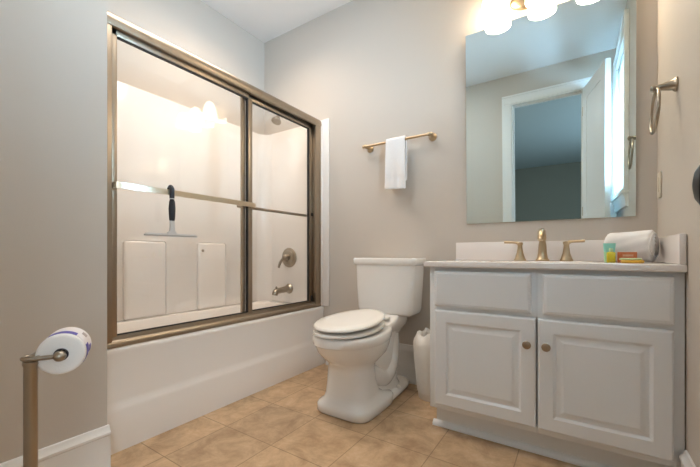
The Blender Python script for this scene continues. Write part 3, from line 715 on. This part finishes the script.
# switch plate on the right wall near the corner
sp = thing('light_switch', 'ivory switch plate on the right wall near the corner', 'switch', (XR, 2.085, 1.13))
bm = nb(); box(bm, XR-0.007, XR-0.0005, 2.050, 2.120, 1.115, 1.232, 0.003); obj('plate', bm, M['plate'], sp)
bm = nb(); box(bm, XR-0.010, XR-0.006, 2.070, 2.100, 1.140, 1.207, 0.0015); obj('rocker', bm, M['plate'], sp)

# ------------------------------------------------------------------ things on the counter
# rolled towel, its spiral end facing the side splash
bm = nb()
ry, rz, R0 = 1.93, CZ+0.070, 0.066
def rollring(x, f, wob=0):
    return [(x, ry+(R0*f+0.0022*math.sin(3*a+wob)+0.0014*math.sin(9*a+wob*3))*math.cos(a)*1.08, rz+(R0*f+0.0016*math.sin(5*a+wob*2)+0.0012*math.sin(11*a+wob))*math.sin(a)*(0.98 if math.sin(a) > 0 else 1.0)) for a in [2*PI*k/72 for k in range(72)]]
tx0, tx1 = 0.106, 0.266
L = tx1-tx0
loft(bm, [rollring(tx0, 0.74), rollring(tx0+0.004, 0.86), rollring(tx0+0.012, 0.93, 0.2)] + [rollring(tx0+L*q, 0.94+0.07*q+0.006*math.sin(q*19), 0.3+q*2.4) for q in [0.14+0.78*k/12 for k in range(13)]] + [rollring(tx1-0.004, 1.0, 2.7), rollring(tx1, 0.93, 2.8)])
rt = thing('rolled_towel', 'rolled white towel on the counter at the side splash', 'towel', ((tx0+tx1)/2, ry, CZ))
RM = Matrix.Rotation(math.radians(-20), 3, 'Z'); RC = Vector(((tx0+tx1)/2, ry, 0))
bmesh.ops.rotate(bm, verts=bm.verts, cent=RC, matrix=RM)
obj('roll', bm, M['towel'], rt, 70)
bm = nb()
sp_pts = []
for k in range(150):
    a = k/150*2*PI*3.6; r = 0.010 + 0.048*k/150
    sp_pts.append((tx1+0.001, ry+r*math.cos(a)*1.08, rz+r*math.sin(a)*0.98))
tube(bm, sp_pts, 0.0052, 8)
bmesh.ops.rotate(bm, verts=bm.verts, cent=RC, matrix=RM)
obj('spiral_fold', bm, M['towel'], rt, 80)

def bottle(name, label, cat, x, y, w, d, h, m1, m2, cap):
    t = thing(name, label, cat, (x, y, CZ))
    bm = nb(); loft(bm, [superring(x, y, w*0.46, d*0.46, CZ+0.0005, 28, 0.5), superring(x, y, w*0.5, d*0.5, CZ+0.004, 28, 0.45), superring(x, y, w*0.5, d*0.5, CZ+h*0.66, 28, 0.45), superring(x, y, w*0.42, d*0.42, CZ+h*0.72, 28, 0.6), superring(x, y, w*0.25, d*0.25, CZ+h*0.75, 28, 0.9)])
    obj('body', bm, m1, t, 50)
    bm = nb(); lathe(bm, [(cap, 0), (cap, h*0.22), (cap*0.85, h*0.25)], (x, y, CZ+h*0.75), n=20); obj('cap', bm, m2, t)
    return t
t = thing('lotion_tube', 'teal and green toiletry tube standing at the left end of the rolled towel', 'toiletry', (0.109, 1.845, CZ))
bm = nb(); loft(bm, [superring(0.109, 1.845, 0.016, 0.012, CZ+0.0005, 24, 0.7), superring(0.109, 1.845, 0.018, 0.014, CZ+0.006, 24, 0.7), superring(0.109, 1.845, 0.0195, 0.012, CZ+0.045, 24, 0.7)]); obj('lower_body', bm, M['mint'], t)
bm = nb(); loft(bm, [superring(0.109, 1.845, 0.0195, 0.012, CZ+0.045, 24, 0.7), superring(0.109, 1.845, 0.021, 0.007, CZ+0.065, 24, 0.6), superring(0.109, 1.845, 0.022, 0.0025, CZ+0.082, 24, 0.5)]); o = obj('upper_body', bm, M['teal'], t)
bottle('shampoo_bottle', 'tiny bottle of yellow liquid in front of the teal tube', 'toiletry', 0.111, 1.785, 0.030, 0.022, 0.060, M['yellow'], M['lime'], 0.007)
t = thing('soap_box', 'small orange soap carton in front of the rolled towel', 'soap', (0.164, 1.81, CZ))
bm = nb(); box(bm, 0.134, 0.196, 1.80, 1.822, CZ+0.0005, CZ+0.044, 0.001); obj('carton', bm, M['orange'], t)
bm = nb(); box(bm, 0.150, 0.184, 1.7990, 1.8006, CZ+0.026, CZ+0.034); o = obj('printed_band', bm, M['orangepale'], t); o['label'] = 'pale printed band'
t = thing('soap_packet', 'flat green and amber soap packet lying in front of the orange carton', 'soap', (0.175, 1.74, CZ))
bm = nb(); loft(bm, [superring(0.175, 1.74, 0.034, 0.016, CZ+0.0005, 28, 0.5), superring(0.175, 1.74, 0.037, 0.019, CZ+0.006, 28, 0.5), superring(0.175, 1.74, 0.034, 0.016, CZ+0.012, 28, 0.5)]); obj('bar', bm, M['amber'], t)
bm = nb(); loft(bm, [superring(0.170, 1.748, 0.034, 0.014, CZ+0.012, 28, 0.5), superring(0.170, 1.748, 0.036, 0.016, CZ+0.016, 28, 0.5), superring(0.170, 1.748, 0.032, 0.012, CZ+0.020, 28, 0.5)]); o = obj('wrapper_top', bm, M['lime'], t)

# ------------------------------------------------------------------ toilet paper stand and roll at the left
zr = 0.628; UPA = PI*1.5; ANG0, ANG1, ANG2 = UPA-0.35, UPA+0.95, UPA+0.75
ball = Vector((-0.994, 0.296, zr)); axd = Vector((-0.90, 0.44, 0)).normalized(); pd = Vector((-0.50, -0.866, 0)).normalized()
pole = ball + pd*0.053
tp = thing('toilet_paper_stand', 'freestanding bronze pole stand holding a toilet paper roll', 'toilet paper stand', (pole.x, pole.y, 0))
bm = nb(); lathe(bm, [(0.080, 0.0), (0.080, 0.008), (0.072, 0.016), (0.030, 0.024), (0.018, 0.032), (0.015, 0.05)], (pole.x, pole.y, 0), n=40); obj('base', bm, M['nickel'], tp)
bm = nb(); lathe(bm, [(0.0125, 0.045), (0.0125, zr-0.018), (0.0145, zr-0.014), (0.0145, zr-0.008), (0.012, zr-0.006)], (pole.x, pole.y, 0), n=24); obj('pole', bm, M['nickel'], tp)
bm = nb()
q = pole - axd*0.004
rp = [Vector((pole.x, pole.y, zr)) + (pd*math.cos(a) + axd*math.sin(a))*0.0135 for a in [2*PI*k/28 for k in range(28)]]
tube(bm, rp, 0.0048, 10, closed=True)
b0 = ball - axd*0.012
tube(bm, curve([pole - axd*0.013 - pd*0.002, (pole+b0)/2 - axd*0.006, b0]), 0.0052, 12)
bk = ball + axd*0.110
tube(bm, curve([pole + axd*0.013, pole + axd*0.07 - pd*0.006, pole + axd*0.122 - pd*0.02, bk]), 0.0052, 12)
sphere(bm, b0, 0.0125, (1, 1, 0.95)); 
tube(bm, [b0, bk], 0.0055, 12)
obj('arm', bm, M['nickel'], tp)
rl = thing('toilet_paper_roll', 'toilet paper roll with printed wrap on the bronze stand', 'toilet paper', tuple(ball+axd*0.05-Vector((0, 0, 0.049))))
bm = nb(); c0 = ball + axd*0.001
RR = 0.0462
lathe(bm, [(0.0145, 0.0), (0.030, -0.0015), (RR-0.006, -0.001), (RR-0.001, 0.002), (RR, 0.006), (RR, 0.092), (RR-0.003, 0.096), (0.0145, 0.095), (0.0145, 0.0)], c0, axd, 48, cap0=False, cap1=False, sx=1, sy=1)
obj('roll', bm, M['paper'], rl, 50)
bm = nb(); lathe(bm, [(0.0142, -0.0005), (0.0142, 0.094), (0.0125, 0.094), (0.0125, -0.0005), (0.0142, -0.0005)], c0, axd, 32, cap0=False, cap1=False); obj('core', bm, M['card'], rl)
a_, u_, v_ = frame(axd)
def patch(bm, a0, a1, t0, t1, r):
    n = max(3, int((a1-a0)/0.12)); A = []; 
    for rr_ in (r-0.0006, r):
        for t in (t0, t1): A.append([c0 + a_*t + u_*(math.cos(a0+(a1-a0)*k/n)*rr_) + v_*(math.sin(a0+(a1-a0)*k/n)*rr_) for k in range(n+1)])
    B = [A[0], A[1], A[3], A[2]]
    loft(bm, [[row[k] for row in B] for k in range(n+1)])
bm = nb(); patch(bm, 0, 2*PI-0.02, 0.012, 0.092, RR+0.0007); obj('wrap', bm, M['wrap'], rl, 50)
bm = nb(); patch(bm, ANG0-0.2, ANG0+0.95, 0.012, 0.036, RR+0.0014); patch(bm, ANG1+0.3, ANG1+1.2, 0.010, 0.040, RR+0.0014); patch(bm, ANG1+0.5, ANG1+0.85, 0.050, 0.072, RR+0.0014); o = obj('print', bm, M['blue'], rl, 50); o['label'] = 'violet printed blocks'
bm = nb(); patch(bm, ANG2, ANG2+0.28, 0.052, 0.072, RR+0.0014); o = obj('printed_icon', bm, M['greyprint'], rl, 50); o['label'] = 'small grey printed squares'
